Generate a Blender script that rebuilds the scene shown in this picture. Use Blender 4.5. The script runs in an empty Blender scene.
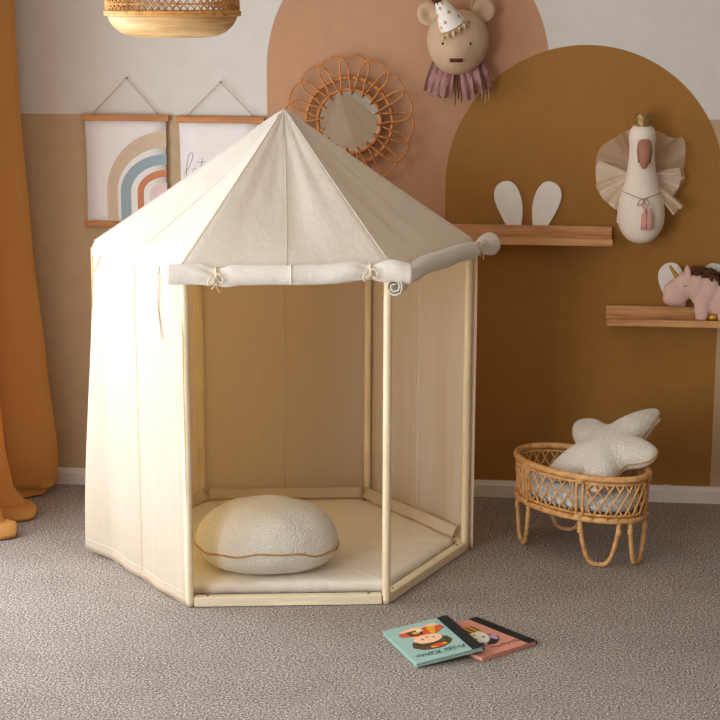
import bpy, math, random
from mathutils import Vector, Matrix, noise, Quaternion
random.seed(7)
PI = math.pi
sc = bpy.context.scene
COL = sc.collection

# ------------------------------------------------------------------ helpers
def srgb(r, g, b):
    def c(x):
        x /= 255.0
        return x / 12.92 if x <= 0.04045 else ((x + 0.055) / 1.055) ** 2.4
    return (c(r), c(g), c(b), 1.0)

def nz(x, y=0.0, z=0.0):
    return noise.noise(Vector((x, y, z)))

def smooth(a, b, x):
    t = max(0.0, min(1.0, (x - a) / (b - a)))
    return t * t * (3 - 2 * t)

class G:
    """collects vertices and faces of one mesh"""
    def __init__(s): s.v, s.f, s.m = [], [], []
    def add(s, vs, fs, mi=0):
        n = len(s.v)
        s.v += [Vector(p) for p in vs]
        s.f += [[i + n for i in f] for f in fs]
        s.m += [mi] * len(fs)
        return s
    def grid(s, fn, nu, nv, mi=0, cu=False, cv=False):
        vs = []
        for j in range(nv if cv else nv + 1):
            for i in range(nu if cu else nu + 1):
                vs.append(fn(i / nu, j / nv))
        W = nu if cu else nu + 1
        H = nv if cv else nv + 1
        fs = []
        for j in range(nv):
            for i in range(nu):
                i2, j2 = (i + 1) % W, (j + 1) % H
                fs.append((j * W + i, j * W + i2, j2 * W + i2, j2 * W + i))
        return s.add(vs, fs, mi)
    def tube(s, path, r, seg=8, closed=False, mi=0, cap=True, flat=1.0, up=None):
        P = [Vector(p) for p in path]
        n = len(P)
        R = r if isinstance(r, (list, tuple)) else [r] * n
        T = []
        for i in range(n):
            a = P[(i - 1) % n] if (closed or i > 0) else P[i]
            b = P[(i + 1) % n] if (closed or i < n - 1) else P[i]
            t = (b - a)
            T.append(t.normalized() if t.length > 1e-9 else Vector((0, 0, 1)))
        u = up and Vector(up) or (Vector((0, 0, 1)) if abs(T[0].z) < 0.9 else Vector((1, 0, 0)))
        N = (u - T[0] * u.dot(T[0])).normalized()
        vs = []
        for i in range(n):
            if up:
                N = (Vector(up) - T[i] * Vector(up).dot(T[i]))
                N = N.normalized() if N.length > 1e-6 else Vector((1, 0, 0))
            else:
                N = (N - T[i] * N.dot(T[i]))
                N = N.normalized() if N.length > 1e-6 else Vector((1, 0, 0))
            B = T[i].cross(N)
            for k in range(seg):
                a = 2 * PI * k / seg
                vs.append(P[i] + N * math.cos(a) * R[i] * flat + B * math.sin(a) * R[i])
        fs = []
        for i in range(n if closed else n - 1):
            j = (i + 1) % n
            for k in range(seg):
                k2 = (k + 1) % seg
                fs.append((i * seg + k, i * seg + k2, j * seg + k2, j * seg + k))
        if cap and not closed:
            fs.append(tuple(reversed(range(seg))))
            fs.append(tuple((n - 1) * seg + k for k in range(seg)))
        return s.add(vs, fs, mi)
    def lathe(s, c, prof, seg=32, mi=0, axis=(0, 0, 1), sx=1.0, sy=1.0):
        q = Vector((0, 0, 1)).rotation_difference(Vector(axis))
        c = Vector(c)
        def fn(u, v):
            k = v * (len(prof) - 1)
            i = min(int(round(k)), len(prof) - 1)
            r, z = prof[i]
            a = 2 * PI * u
            return c + q @ Vector((r * math.cos(a) * sx, r * math.sin(a) * sy, z))
        return s.grid(fn, seg, len(prof) - 1, mi, cu=True)
    def ell(s, c, r, rot=None, seg=20, rings=12, mi=0):
        c = Vector(c)
        vs, fs = [c + (rot @ Vector((0, 0, -r[2])) if rot else Vector((0, 0, -r[2])))], []
        for j in range(1, rings):
            t = PI * j / rings - PI / 2
            for i in range(seg):
                a = 2 * PI * i / seg
                p = Vector((r[0] * math.cos(t) * math.cos(a), r[1] * math.cos(t) * math.sin(a), r[2] * math.sin(t)))
                vs.append(c + (rot @ p if rot else p))
        p = Vector((0, 0, r[2]))
        vs.append(c + (rot @ p if rot else p))
        for i in range(seg):
            fs.append((0, 1 + (i + 1) % seg, 1 + i))
            e = 1 + (rings - 2) * seg
            fs.append((len(vs) - 1, e + i, e + (i + 1) % seg))
        for j in range(rings - 2):
            for i in range(seg):
                a, b = 1 + j * seg + i, 1 + j * seg + (i + 1) % seg
                fs.append((a, b, b + seg, a + seg))
        return s.add(vs, fs, mi)
    def box(s, lo, hi, mi=0, M=None):
        x0, y0, z0 = lo; x1, y1, z1 = hi
        vs = [Vector(p) for p in ((x0, y0, z0), (x1, y0, z0), (x1, y1, z0), (x0, y1, z0), (x0, y0, z1), (x1, y0, z1), (x1, y1, z1), (x0, y1, z1))]
        if M: vs = [M @ p for p in vs]
        return s.add(vs, [(3, 2, 1, 0), (4, 5, 6, 7), (0, 1, 5, 4), (1, 2, 6, 5), (2, 3, 7, 6), (3, 0, 4, 7)], mi)
    def beam(s, p, q, w, h, mi=0):
        """bar from p to q (centre of its underside), w across, h high"""
        p, q = Vector(p), Vector(q)
        d = (q - p).normalized()
        side = Vector((-d.y, d.x, 0)).normalized() * (w / 2)
        upv = Vector((0, 0, h))
        vs = [p - side, q - side, q + side, p + side]
        vs += [x + upv for x in vs]
        return s.add(vs, [(3, 2, 1, 0), (4, 5, 6, 7), (0, 1, 5, 4), (1, 2, 6, 5), (2, 3, 7, 6), (3, 0, 4, 7)], mi)
    def prism(s, poly, fn, d, mi=0):
        """2-D outline poly, fn(x, y, depth) -> point, thickness d"""
        n = len(poly)
        vs = [fn(x, y, 0) for x, y in poly] + [fn(x, y, d) for x, y in poly]
        fs = [tuple(range(n)), tuple(reversed(range(n, 2 * n)))]
        fs += [(i, (i + 1) % n, (i + 1) % n + n, i + n) for i in range(n)]
        return s.add(vs, fs, mi)
    def build(s, name, mats, parent=None, smoothed=True, sub=0, bevel=0, solid=0, remesh=0, relax=0, loc=None):
        o_loc = Vector(loc) if loc else Vector((0, 0, 0))
        off = o_loc
        p = parent
        while p is not None:
            off = off + p.location; p = p.parent
        me = bpy.data.meshes.new(name)
        me.from_pydata([v - off for v in s.v], [], s.f)
        if not isinstance(mats, (list, tuple)): mats = [mats]
        for m in mats: me.materials.append(m)
        for i, pl in enumerate(me.polygons):
            pl.material_index = s.m[i]; pl.use_smooth = smoothed
        me.update()
        import bmesh
        bm = bmesh.new(); bm.from_mesh(me)
        if not solid: bmesh.ops.recalc_face_normals(bm, faces=bm.faces)
        bm.to_mesh(me); bm.free()
        o = bpy.data.objects.new(name, me)
        COL.objects.link(o)
        o.location = o_loc
        if parent: o.parent = parent
        if remesh:
            md = o.modifiers.new('r', 'REMESH'); md.mode = 'VOXEL'; md.voxel_size = remesh; md.use_smooth_shade = True
        if relax:
            md = o.modifiers.new('s', 'SMOOTH'); md.factor = 0.5; md.iterations = relax
        if solid:
            md = o.modifiers.new('t', 'SOLIDIFY'); md.thickness = solid; md.offset = 0
        if bevel:
            md = o.modifiers.new('b', 'BEVEL'); md.width = bevel; md.segments = 2; md.limit_method = 'ANGLE'
        if sub:
            md = o.modifiers.new('d', 'SUBSURF'); md.levels = sub; md.render_levels = sub
        return o

def tag(o, label, cat, group=None):
    o['label'] = label; o['category'] = cat
    if group: o['group'] = group
    return o

def thing(name, label, cat, loc, group=None):
    o = bpy.data.objects.new(name, None); COL.objects.link(o)
    o.location = loc; o.empty_display_size = 0.05
    return tag(o, label, cat, group)

def struct(g, name, mats, **k):
    o = g.build(name, mats, **k); o['kind'] = 'structure'; return o

# ------------------------------------------------------------------ materials
class NT:
    def __init__(s, name):
        s.m = bpy.data.materials.new(name); s.m.use_nodes = True
        s.t = s.m.node_tree; s.t.nodes.clear()
        s.out = s.n('ShaderNodeOutputMaterial')
    def n(s, typ, **kw):
        nd = s.t.nodes.new(typ)
        for k, v in kw.items(): setattr(nd, k, v)
        return nd
    def l(s, a, b): s.t.links.new(a, b)
    def val(s, sock, v):
        if hasattr(v, 'is_linked') or hasattr(v, 'links'): s.l(v, sock)
        else: sock.default_value = v
    def math(s, op, a, b=0.0):
        nd = s.n('ShaderNodeMath', operation=op)
        s.val(nd.inputs[0], a); s.val(nd.inputs[1], b)
        return nd.outputs[0]
    def mix(s, fac, a, b, typ='MIX'):
        nd = s.n('ShaderNodeMix', data_type='RGBA', blend_type=typ)
        s.val(nd.inputs[0], fac); s.val(nd.inputs[6], a); s.val(nd.inputs[7], b)
        return nd.outputs[2]
    def coord(s, which='Object', scale=None):
        tc = s.n('ShaderNodeTexCoord'); o = tc.outputs[which]
        if scale:
            mp = s.n('ShaderNodeMapping'); mp.inputs['Scale'].default_value = scale
            s.l(o, mp.inputs['Vector']); o = mp.outputs[0]
        return o
    def noise(s, scale, detail=3, vec=None, rough=0.5):
        nd = s.n('ShaderNodeTexNoise'); nd.inputs['Scale'].default_value = scale
        nd.inputs['Detail'].default_value = detail; nd.inputs['Roughness'].default_value = rough
        s.l(vec if vec is not None else s.coord(), nd.inputs['Vector'])
        return nd.outputs['Fac']
    def ramp(s, fac, stops):
        nd = s.n('ShaderNodeValToRGB'); cr = nd.color_ramp
        while len(cr.elements) < len(stops): cr.elements.new(0.5)
        for e, (p, c) in zip(cr.elements, stops): e.position = p; e.color = c
        s.l(fac, nd.inputs[0]); return nd.outputs[0]
    def bump(s, h, strength, dist=0.002, prev=None):
        nd = s.n('ShaderNodeBump'); nd.inputs['Strength'].default_value = strength
        nd.inputs['Distance'].default_value = dist; s.l(h, nd.inputs['Height'])
        if prev is not None: s.l(prev, nd.inputs['Normal'])
        return nd.outputs[0]

def simple(name, col, rough=0.7, var=0.08, nscale=40, bump=0.0, bscale=200, bdist=0.002, metal=0.0, spec=0.3, stretch=None):
    t = NT(name)
    vec = t.coord('Object', stretch) if stretch else None
    dark = tuple(c * (1 - var * 2) for c in col[:3]) + (1,)
    lite = tuple(min(1, c * (1 + var)) for c in col[:3]) + (1,)
    c = t.ramp(t.noise(nscale, 4, vec), [(0.3, dark), (0.7, lite)])
    b = t.n('ShaderNodeBsdfPrincipled')
    t.l(c, b.inputs['Base Color'])
    b.inputs['Roughness'].default_value = rough; b.inputs['Metallic'].default_value = metal
    b.inputs['Specular IOR Level'].default_value = spec
    if bump: t.l(t.bump(t.noise(bscale, 2, vec), bump, bdist), b.inputs['Normal'])
    t.l(b.outputs[0], t.out.inputs[0])
    return t.m

def cloth(name, col, trans=0.3, tcol=None, wrinkle=0.25, weave=0.15, wscale=9, wstretch=(1, 1, 0.35)):
    t = NT(name)
    n1 = t.noise(wscale, 4, t.coord('Object', wstretch), 0.6)
    n2 = t.noise(700, 2)
    n3 = t.noise(60, 3, t.coord('Object', (1, 1, 2.5)))
    bm = t.bump(n2, weave, 0.001, t.bump(n3, wrinkle * .35, 0.004, t.bump(n1, wrinkle, 0.03)))
    lite = col; dark = tuple(c * 0.93 for c in col[:3]) + (1,)
    c = t.ramp(t.noise(300, 3), [(0.35, dark), (0.65, lite)])
    d = t.n('ShaderNodeBsdfDiffuse'); t.l(c, d.inputs[0]); t.l(bm, d.inputs['Normal'])
    if trans:
        tr = t.n('ShaderNodeBsdfTranslucent'); tr.inputs[0].default_value = tcol or col
        t.l(bm, tr.inputs['Normal'])
        mx = t.n('ShaderNodeMixShader'); mx.inputs[0].default_value = trans
        t.l(d.outputs[0], mx.inputs[1]); t.l(tr.outputs[0], mx.inputs[2]); t.l(mx.outputs[0], t.out.inputs[0])
    else:
        t.l(d.outputs[0], t.out.inputs[0])
    return t.m

def boucle(name, col, scale=110):
    t = NT(name)
    v = t.n('ShaderNodeTexVoronoi'); v.inputs['Scale'].default_value = scale
    t.l(t.coord(), v.inputs['Vector'])
    n = t.noise(scale * 1.7, 3)
    h = t.math('ADD', t.math('MULTIPLY', v.outputs['Distance'], -1.0), t.math('MULTIPLY', n, 0.8))
    c = t.ramp(n, [(0.3, tuple(x * 0.86 for x in col[:3]) + (1,)), (0.65, col)])
    b = t.n('ShaderNodeBsdfPrincipled'); t.l(c, b.inputs['Base Color'])
    b.inputs['Roughness'].default_value = 0.95; b.inputs['Specular IOR Level'].default_value = 0.1
    b.inputs['Sheen Weight'].default_value = 0.25; b.inputs['Sheen Roughness'].default_value = 0.5
    t.l(t.bump(h, 0.9, 0.005), b.inputs['Normal'])
    t.l(b.outputs[0], t.out.inputs[0])
    return t.m

def wood(name, a, b_, stretch, scale=6, rough=0.55):
    t = NT(name)
    n = t.noise(scale, 5, t.coord('Object', stretch), 0.65)
    c = t.ramp(n, [(0.3, b_), (0.52, a), (0.72, tuple(min(1, x * 1.18) for x in a[:3]) + (1,))])
    b = t.n('ShaderNodeBsdfPrincipled'); t.l(c, b.inputs['Base Color'])
    b.inputs['Roughness'].default_value = rough; b.inputs['Specular IOR Level'].default_value = 0.3
    t.l(t.bump(n, 0.08, 0.002), b.inputs['Normal'])
    t.l(b.outputs[0], t.out.inputs[0])
    return t.m

CREAM = srgb(238, 234, 226)
M_canvas = cloth('cream canvas', CREAM, 0.57, srgb(253, 232, 188), 0.3, 0.12)
M_roof = cloth('cream roof canvas', srgb(240, 237, 230), 0.36, srgb(250, 232, 192), 0.35, 0.15, 7, (1, 1, 0.6))
M_roll = cloth('rolled cream canvas', srgb(240, 233, 222), 0.08, srgb(238, 214, 172), 0.25, 0.12, 14, (1, 1, 1))
M_seam = cloth('stitched canvas seam', srgb(226, 216, 200), 0.0, None, 0.2, 0.3)
M_tie = cloth('cotton tie tape', srgb(226, 208, 184), 0.0, None, 0.2, 0.4)
M_mat = cloth('cream play mat cotton', srgb(238, 229, 212), 0.0, None, 0.2, 0.15, 8, (1, 1, 1))
M_birch = wood('pale birch', srgb(238, 220, 186), srgb(222, 198, 158), (6, 6, 0.6), 5, 0.5)
M_birch_r = wood('pale birch rail', srgb(236, 222, 192), srgb(226, 208, 174), (1, 1, 14), 5, 0.5)
M_screw = simple('steel screw', srgb(150, 145, 135), 0.35, 0.05, metal=0.8)
M_boucle = boucle('cream boucle', srgb(240, 232, 218), 170)
M_piping = simple('ochre piping cord', srgb(186, 138, 84), 0.8, 0.1, 300, 0.3, 400)
M_white_tag = simple('white woven tag', srgb(235, 232, 228), 0.8, 0.03)
M_rattan = wood('rattan cane', srgb(206, 150, 92), srgb(166, 110, 60), (3, 3, 3), 14, 0.42)
M_rattan_b = wood('light rattan cane', srgb(216, 166, 108), srgb(176, 122, 70), (3, 3, 3), 14, 0.42)
M_rattan_d = wood('mirror rattan', srgb(196, 128, 70), srgb(150, 88, 42), (3, 3, 3), 16, 0.42)
M_oak = wood('oak shelf', srgb(206, 154, 104), srgb(168, 112, 66), (0.7, 6, 9), 5, 0.5)
M_oak_bar = wood('oak hanger bar', srgb(190, 128, 74), srgb(160, 98, 50), (1, 8, 8), 6, 0.5)
M_cord = simple('jute cord', srgb(186, 160, 128), 0.9, 0.1, 300, 0.3, 500)
M_bamboo = wood('bamboo veneer', srgb(212, 172, 118), srgb(176, 128, 76), (1.0, 1.0, 22), 6, 0.45)
M_bamboo_w = wood('woven bamboo', srgb(206, 150, 86), srgb(166, 108, 52), (4, 4, 4), 10, 0.5)
M_base = simple('white baseboard paint', srgb(228, 220, 212), 0.45, 0.02, 10)
M_ear = simple('white painted wood', srgb(236, 232, 224), 0.55, 0.02, 12)

# ------------------------------------------------------------------ camera
cam_d = bpy.data.cameras.new('camera'); cam = bpy.data.objects.new('camera', cam_d)
COL.objects.link(cam); sc.camera = cam
cam_d.sensor_width = 36.0; cam_d.lens = 36.0 * 1724.08 / 720.0
cam.location = (0.66473, -6.64735, 1.9144)
yaw, pitch, roll = 0.0996687, 0.2027, 0.0027
cam.rotation_euler = (Matrix.Rotation(yaw, 3, 'Z') @ Matrix.Rotation(PI / 2 - pitch, 3, 'X') @ Matrix.Rotation(roll, 3, 'Z')).to_euler()
cam_d.clip_start = 0.05

# ------------------------------------------------------------------ room shell
XL, XR, YF, ZC = -1.46, 4.2, -9.0, 2.62

def wall_paint():
    t = NT('painted back wall')
    sep = t.n('ShaderNodeSeparateXYZ'); t.l(t.coord(), sep.inputs[0])
    x, z = sep.outputs[0], sep.outputs[2]
    def arch(cx, cz, R):
        dx = t.math('ABSOLUTE', t.math('SUBTRACT', x, cx))
        dz = t.math('SUBTRACT', z, cz)
        dzp = t.math('MAXIMUM', dz, 0.0)
        r = t.math('SQRT', t.math('ADD', t.math('MULTIPLY', dx, dx), t.math('MULTIPLY', dzp, dzp)))
        return t.math('LESS_THAN', r, R)
    white, beige = srgb(212, 206, 198), srgb(188, 162, 128)
    pink, ochre = srgb(188, 143, 110), srgb(158, 112, 54)
    c = t.mix(t.math('LESS_THAN', z, 1.497), white, beige)
    c = t.mix(arch(0.177, 1.68, 0.54), c, pink)
    c = t.mix(arch(0.857, 1.244, 0.528), c, ochre)
    n = t.noise(14, 3)
    c = t.mix(0.10, c, t.ramp(n, [(0.35, (0.35, 0.35, 0.35, 1)), (0.65, (0.65, 0.65, 0.65, 1))]), 'OVERLAY')
    b = t.n('ShaderNodeBsdfPrincipled'); t.l(c, b.inputs['Base Color'])
    b.inputs['Roughness'].default_value = 0.75; b.inputs['Specular IOR Level'].default_value = 0.2
    t.l(t.bump(t.noise(260, 3), 0.06, 0.001), b.inputs['Normal'])
    t.l(b.outputs[0], t.out.inputs[0])
    return t.m

def carpet():
    t = NT('speckled carpet')
    n1 = t.noise(150, 2, None, 0.85); n2 = t.noise(6, 3)
    c = t.ramp(n1, [(0.33, srgb(58, 51, 47)), (0.45, srgb(132, 121, 113)), (0.55, srgb(168, 157, 148)), (0.68, srgb(238, 229, 221))])
    c = t.mix(0.18, c, t.ramp(n2, [(0.3, (0.3, 0.3, 0.3, 1)), (0.7, (0.7, 0.7, 0.7, 1))]), 'OVERLAY')
    b = t.n('ShaderNodeBsdfPrincipled'); t.l(c, b.inputs['Base Color'])
    b.inputs['Roughness'].default_value = 1.0; b.inputs['Specular IOR Level'].default_value = 0.0
    t.l(t.bump(n1, .6, 0.005), b.inputs['Normal'])
    t.l(b.outputs[0], t.out.inputs[0])
    return t.m

M_plain = simple('white wall paint', srgb(222, 214, 204), 0.8, 0.02, 8, 0.05, 260, 0.001)
struct(G().box((XL - .2, YF, -0.1), (XR + .1, 0.12, 0)), 'floor', carpet(), smoothed=False)
struct(G().box((XL - .2, YF, ZC), (XR + .1, 0.12, ZC + .1)), 'ceiling', M_plain, smoothed=False)
struct(G().box((XL - .2, 0, 0), (XR + .1, 0.12, ZC)), 'wall_back', wall_paint(), smoothed=False)
struct(G().box((XR, YF, 0), (XR + .1, 0, ZC)), 'wall_right', simple('taupe wall paint', srgb(150, 132, 116), 0.8, 0.02, 8), smoothed=False)
struct(G().box((XL - .2, YF - .1, 0), (XR + .1, YF, ZC)), 'wall_front', M_plain, smoothed=False)
WINS = [(-2.45, -0.42), (-6.4, -3.5)]; WZ0, WZ1 = 0.15, 2.25
g = G()
g.box((XL - .2, YF, 0), (XL, WINS[1][0], ZC)); g.box((XL - .2, WINS[1][1], 0), (XL, WINS[0][0], ZC)); g.box((XL - .2, WINS[0][1], 0), (XL, 0, ZC))
for a_, b_ in WINS:
    g.box((XL - .2, a_, 0), (XL, b_, WZ0)); g.box((XL - .2, a_, WZ1), (XL, b_, ZC))
struct(g, 'wall_left', M_plain, smoothed=False)
for i_, (a_, b_) in enumerate(WINS):
    g = G()
    for y in (a_ + .03, (a_ + b_) / 2, b_ - .03):
        g.box((XL - .14, y - .03, WZ0), (XL - .08, y + .03, WZ1))
    g.box((XL - .14, a_, WZ0), (XL - .08, b_, WZ0 + .06)); g.box((XL - .14, a_, WZ1 - .06), (XL - .08, b_, WZ1))
    struct(g, 'window_%d' % (i_ + 1), M_base, smoothed=False)
prof = [(0, 0), (-.016, 0), (-.016, .048), (-.012, .056), (-.009, .066), (0, .066)]
g = G()
vs = [(XL, y, z) for y, z in prof] + [(XR, y, z) for y, z in prof]
g.add(vs, [(i, i + 1, i + 7, i + 6) for i in range(5)])
g.add([(XL, -.018, .012), (XR, -.018, .012), (XR, -.018, .016), (XL, -.018, .016)], [(0, 1, 2, 3)])
struct(g, 'baseboard_back', M_base, smoothed=False)
struct(G().box((1.205, -.0195, .0), (1.228, 0, .069)), 'trim_1', M_base, smoothed=False, bevel=.002)

# ------------------------------------------------------------------ tent
TC = Vector((-0.18076, -0.80739, 0)); TH = 0.151769; S = 0.65; ZE = 1.122; ZA = 1.574
HX = [TC + Vector((S * math.cos(math.radians(d) + TH), S * math.sin(math.radians(d) + TH), 0)) for d in (240, 300, 0, 60, 120, 180)]
UPV = Vector((0, 0, 1))
def nrm(k):
    m = (HX[k] + HX[(k + 1) % 6]) / 2 - TC
    return m.normalized()
tent = thing('play_tent', 'cream canvas hexagonal pavilion play tent with pointed roof and rolled up front doors', 'play tent', TC)
APEX = TC + UPV * ZA

for k in range(6):
    p = TC + (HX[k] - TC) * 0.982
    g = G().tube([p + UPV * z for z in (0.002, .02, .5, 1.0, ZE - .01)], [.0115, .0135, .0135, .0135, .0125], 16)
    g.build('pole', M_birch, tent)
for k in range(6):
    a, b = TC + (HX[k] - TC) * .975, TC + (HX[(k + 1) % 6] - TC) * .975
    d = (b - a).normalized()
    r = G().beam(a + d * .012 + UPV * .002, b - d * .012 + UPV * .002, .032, .032).build('base_rail', M_birch_r, tent, smoothed=False, bevel=.003)
    if k in (0, 1, 2):
        for q in (a + d * .055, b - d * .055):
            G().lathe(q - nrm(k) * .002 + UPV * .032, [(0, .0045), (.004, .0045), (.0058, .003), (.006, 0)], 12).build('screw', M_screw, r)

# roof
def eave(k, b):
    return (HX[k] - TC).lerp(HX[(k + 1) % 6] - TC, b) + TC
ROWS = 26
def roof(u, v):
    q = u * 6; k = int(q) % 6; b = q - int(q)
    E = eave(k, b)
    n = nrm(k)
    if v <= 0.9:
        a = v / 0.9
        rad = 1.004 * a
        # blunt tip
        aa = max(a, 0.0)
        p = TC + (E - TC) * rad + UPV * (ZA + (ZE - ZA) * aa)
        rnd = math.exp(-(a / 0.035) ** 2)
        p += (E - TC).normalized() * .014 * rnd * min(1, a / .01) - UPV * 0.004 * rnd
        sag = 0.016 * math.sin(PI * a) * (1 - 0.35 * math.cos(2 * PI * b))
        edge = math.sin(PI * b)
        p -= (n * .55 + UPV * .8) * sag * (0.35 + 0.65 * edge)
        wr = 0.006 * nz(b * 9 + k * 7.3, a * 2.2, 1.7) + 0.005 * nz(b * 22 + k * 3, a * 1.2, 9) * (1 - a) ** .5
        p += (n * .5 + UPV * .8) * wr * edge * smooth(0, .1, a) * smooth(1.02, .85, a) * 1.4
        return p
    t = (v - 0.9) / 0.1
    p = TC + (E - TC) * 1.004 + UPV * ZE
    p += n * .010 * math.sin(t * PI / 2) - UPV * .045 * t
    p += n * .003 * nz(b * 12 + k * 5, t * 2, 3)
    return p
roof_o = G().grid(roof, 6 * 20, ROWS, cu=True).build('roof', M_roof, tent, solid=.0016)
for k in range(6):
    pts = [roof(k / 6 + 1e-6, .9 * j / 24) + UPV * .0015 for j in range(1, 25)]
    G().tube(pts, .0014, 6).build('ridge_seam', M_roof, roof_o)
    pts = [roof((k + .5 + .02 * (1 - j / 24)) / 6, .9 * j / 24) + UPV * .001 for j in range(1, 25)]
    G().tube(pts, .0017, 6).build('panel_seam', M_seam, roof_o)

# fabric side panels
def panel(k, u0, u1, fold, seed, zb=.007, flare=0.0, bulge=0.0):
    a, b = HX[k], HX[(k + 1) % 6]
    n = nrm(k)
    def fn(u, v):
        t = u0 + (u1 - u0) * u
        z = ZE - .02 - (ZE - .02 - zb) * v
        amp = fold * (0.25 + 0.75 * v)
        w = amp * (math.sin(t * 17 + seed) * .5 + 0.9 * nz(t * 5.5 + seed * 3, v * .9, seed) + .35 * nz(t * 14 + seed, v * 2.0, 4))
        p = a.lerp(b, t) + UPV * (z - 0)
        over = max(0.0, t - 1.0)
        p += n * (.008 + w + bulge * math.sin(PI * min(1, max(0, t))) * v)
        p -= n * over * 0.05
        if flare: p += (b - a) * (over * flare * v) * 3
        crease = math.exp(-((t - .60) / .012) ** 2) * .004 * smooth(.3, .8, v)
        p += n * crease
        hem = .0020 * nz(t * 9 + seed, 2.2)
        return p + UPV * hem * v
    return fn
# left front panel seen from outside; its hanging edge runs past the left corner
fn5 = panel(5, 1.005, -0.005, .006, 2.1)   # k=5 : L -> A
def left_front(u, v):
    p = fn5(u, v)
    t = 1.005 + (-0.005 - 1.005) * u
    f = smooth(.14, -.005, t)   # loose flap that flares out beyond the left corner pole
    p += Vector((-1, 0.25, 0)) * f * (.058 * smooth(-.1, 1.0, v) - .004) + UPV * f * .014 * v
    if t > .93:    # the free edge next to the doorway swings in and out
        e = smooth(.93, 1.005, t)
        n = nrm(5)
        d = (HX[0] - HX[5]).normalized()
        off = -.012 + .012 * smooth(.03, .22, v) - .008 * smooth(.6, .85, v) + .004 * nz(v * 5, 3.3)
        p += d * e * off - n * .006 * e
    return p
lf = G().grid(left_front, 90, 60).build('side_panel', M_canvas, tent, solid=.0016)
pts = [left_front((1.005 - .50) / 1.01, v / 40) + nrm(5) * .0018 for v in range(1, 40)]
G().tube(pts, .0015, 6, flat=.6).build('panel_seam', M_canvas, lf)
pts = [left_front(i / 60, .965) + nrm(5) * .0012 for i in range(1, 60)]
G().tube(pts, .0012, 5).build('hem_stitch', M_seam, lf)
for k, fo, sd in ((4, .010, 5.0), (3, .004, 1.0), (2, .017, 8.3)):
    f = panel(k, -.02, 1.02, fo, sd, bulge=-.012 if k == 4 else 0.0)
    o = G().grid(f, 70, 50).build('side_panel', M_canvas, tent, solid=.0016)
    pts = [f(.5, v / 40) - nrm(k) * .0018 for v in range(1, 40)]
    G().tube(pts, .0018, 6).build('panel_seam', M_seam, o)
# tucked-in skirts along the inside foot of the three far panels
for k in (2, 3, 4):
    a, b = HX[k], HX[(k + 1) % 6]
    n = nrm(k)
    def sk(u, v, a=a, b=b, n=n, k=k):
        t = .045 + .91 * u
        z = .088 - .036 * v
        return a.lerp(b, t) - n * (.030 + .022 * v + .004 * nz(t * 8, v, k)) + UPV * (z + .004 * nz(t * 6, k * 3.0))
    G().grid(sk, 30, 6).build('skirt', M_canvas, tent, solid=.003)

# rolled-up doors
def roll_path(k, lo, hi, rise=()):
    a, b = HX[k], HX[(k + 1) % 6]
    n = nrm(k); d = (b - a).normalized(); L = (b - a).length
    def c(s):
        x = lo + (hi - lo) * s
        return a + d * x + n * .030 + UPV * (ZE - .030 + (rise(s) if rise else 0))
    return c, d, n
def make_roll(k, lo, hi, pinches, seed, rise=None, flare_end=False, R=.034):
    c, d, n = roll_path(k, lo, hi, rise or (lambda s: 0))
    L = hi - lo
    TURNS = 2.15
    NT_, NS = 46, 90
    def scale(s):
        q = 1.0
        for ps, dep, wd in pinches:
            q *= 1 - dep * math.exp(-(((s - ps) * L) / wd) ** 2)
        if flare_end: q *= 1 + .35 * smooth(.9, 1.0, s)
        return q
    def fn(u, v):
        s = v
        ph = u * TURNS * 2 * PI
        r = R * (.20 + .80 * u ** .8)
        ns = min([abs(s - p[0]) * L for p in pinches] + [1])
        wr = math.exp(-(ns / .05) ** 2)
        r *= scale(s) * (1 + .16 * wr * math.sin(ph * 5 + seed + s * 30) + .17 * nz(ph * .55 + seed, s * L * 7, u * 2) * (.22 + wr + .7 * smooth(.55, .9, s)))
        cc = c(s) + UPV * .010 * nz(s * L * 8, seed) * (.35 + wr) + n * .006 * nz(s * L * 7, seed + 5)
        return cc + n * math.cos(ph + 1.2) * r * 0.92 + UPV * math.sin(ph + 1.2) * r
    o = G().grid(fn, NT_ * 2, NS).build('rolled_door', M_roll, tent, solid=.0022)
    return o, c, d, n, scale
def bow(roll, ctr, d, n, r, tail, seed):
    g = G()
    ring = [ctr + n * math.cos(a) * r + UPV * math.sin(a) * r for a in [2 * PI * i / 20 for i in range(20)]]
    g.tube(ring, .0042, 6, closed=True)
    f = ctr + n * (r + .004)
    g.ell(f, (.007, .007, .008))
    for sg in (-1, 1):
        lp = []
        for i in range(13):
            t = i / 12 * 2 * PI
            lp.append(f + d * sg * (.020 * (1 - math.cos(t)) * .6) + UPV * (.013 * math.sin(t) + .004 * sg - .006 * (1 - math.cos(t))) + n * .006 * (1 - math.cos(t)))
        g.tube(lp, .0032, 6, flat=.5)
        tl = [f + d * sg * (.010 * i / 6 + .004 * math.sin(i + seed)) - UPV * tail * (i / 6) * (1 if sg > 0 else .75) + n * (.006 - .004 * i / 6) for i in range(7)]
        g.tube(tl, .0034, 6, flat=.5)
    return g.build('tie', M_tie, roll)
front, c, d, n, scl = make_roll(0, -.045, .715, [(.20, .30, .028), (.83, .38, .035)], 1.3, lambda s: .012 * smooth(.6, .85, s) - .01 * smooth(.92, 1, s), R=.034)
bow(front, c(.20), d, n, .034 * .74, .048, 1)
bow(front, c(.83), d, n, .034 * .70, .02, 2)
fs = [c(.505) + n * math.cos(a) * .0352 + UPV * math.sin(a) * .0362 for a in [(-.6 + 2.2 * i / 14) for i in range(15)]]
G().tube(fs, .0024, 6).build('panel_seam', M_seam, front)
right, c, d, n, scl = make_roll(1, -.036, .728, [(.10, .16, .03), (.855, .52, .026)], 4.2, lambda s: -.034 * smooth(.30, 0, s) + .006 * s, flare_end=True, R=.033)
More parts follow.
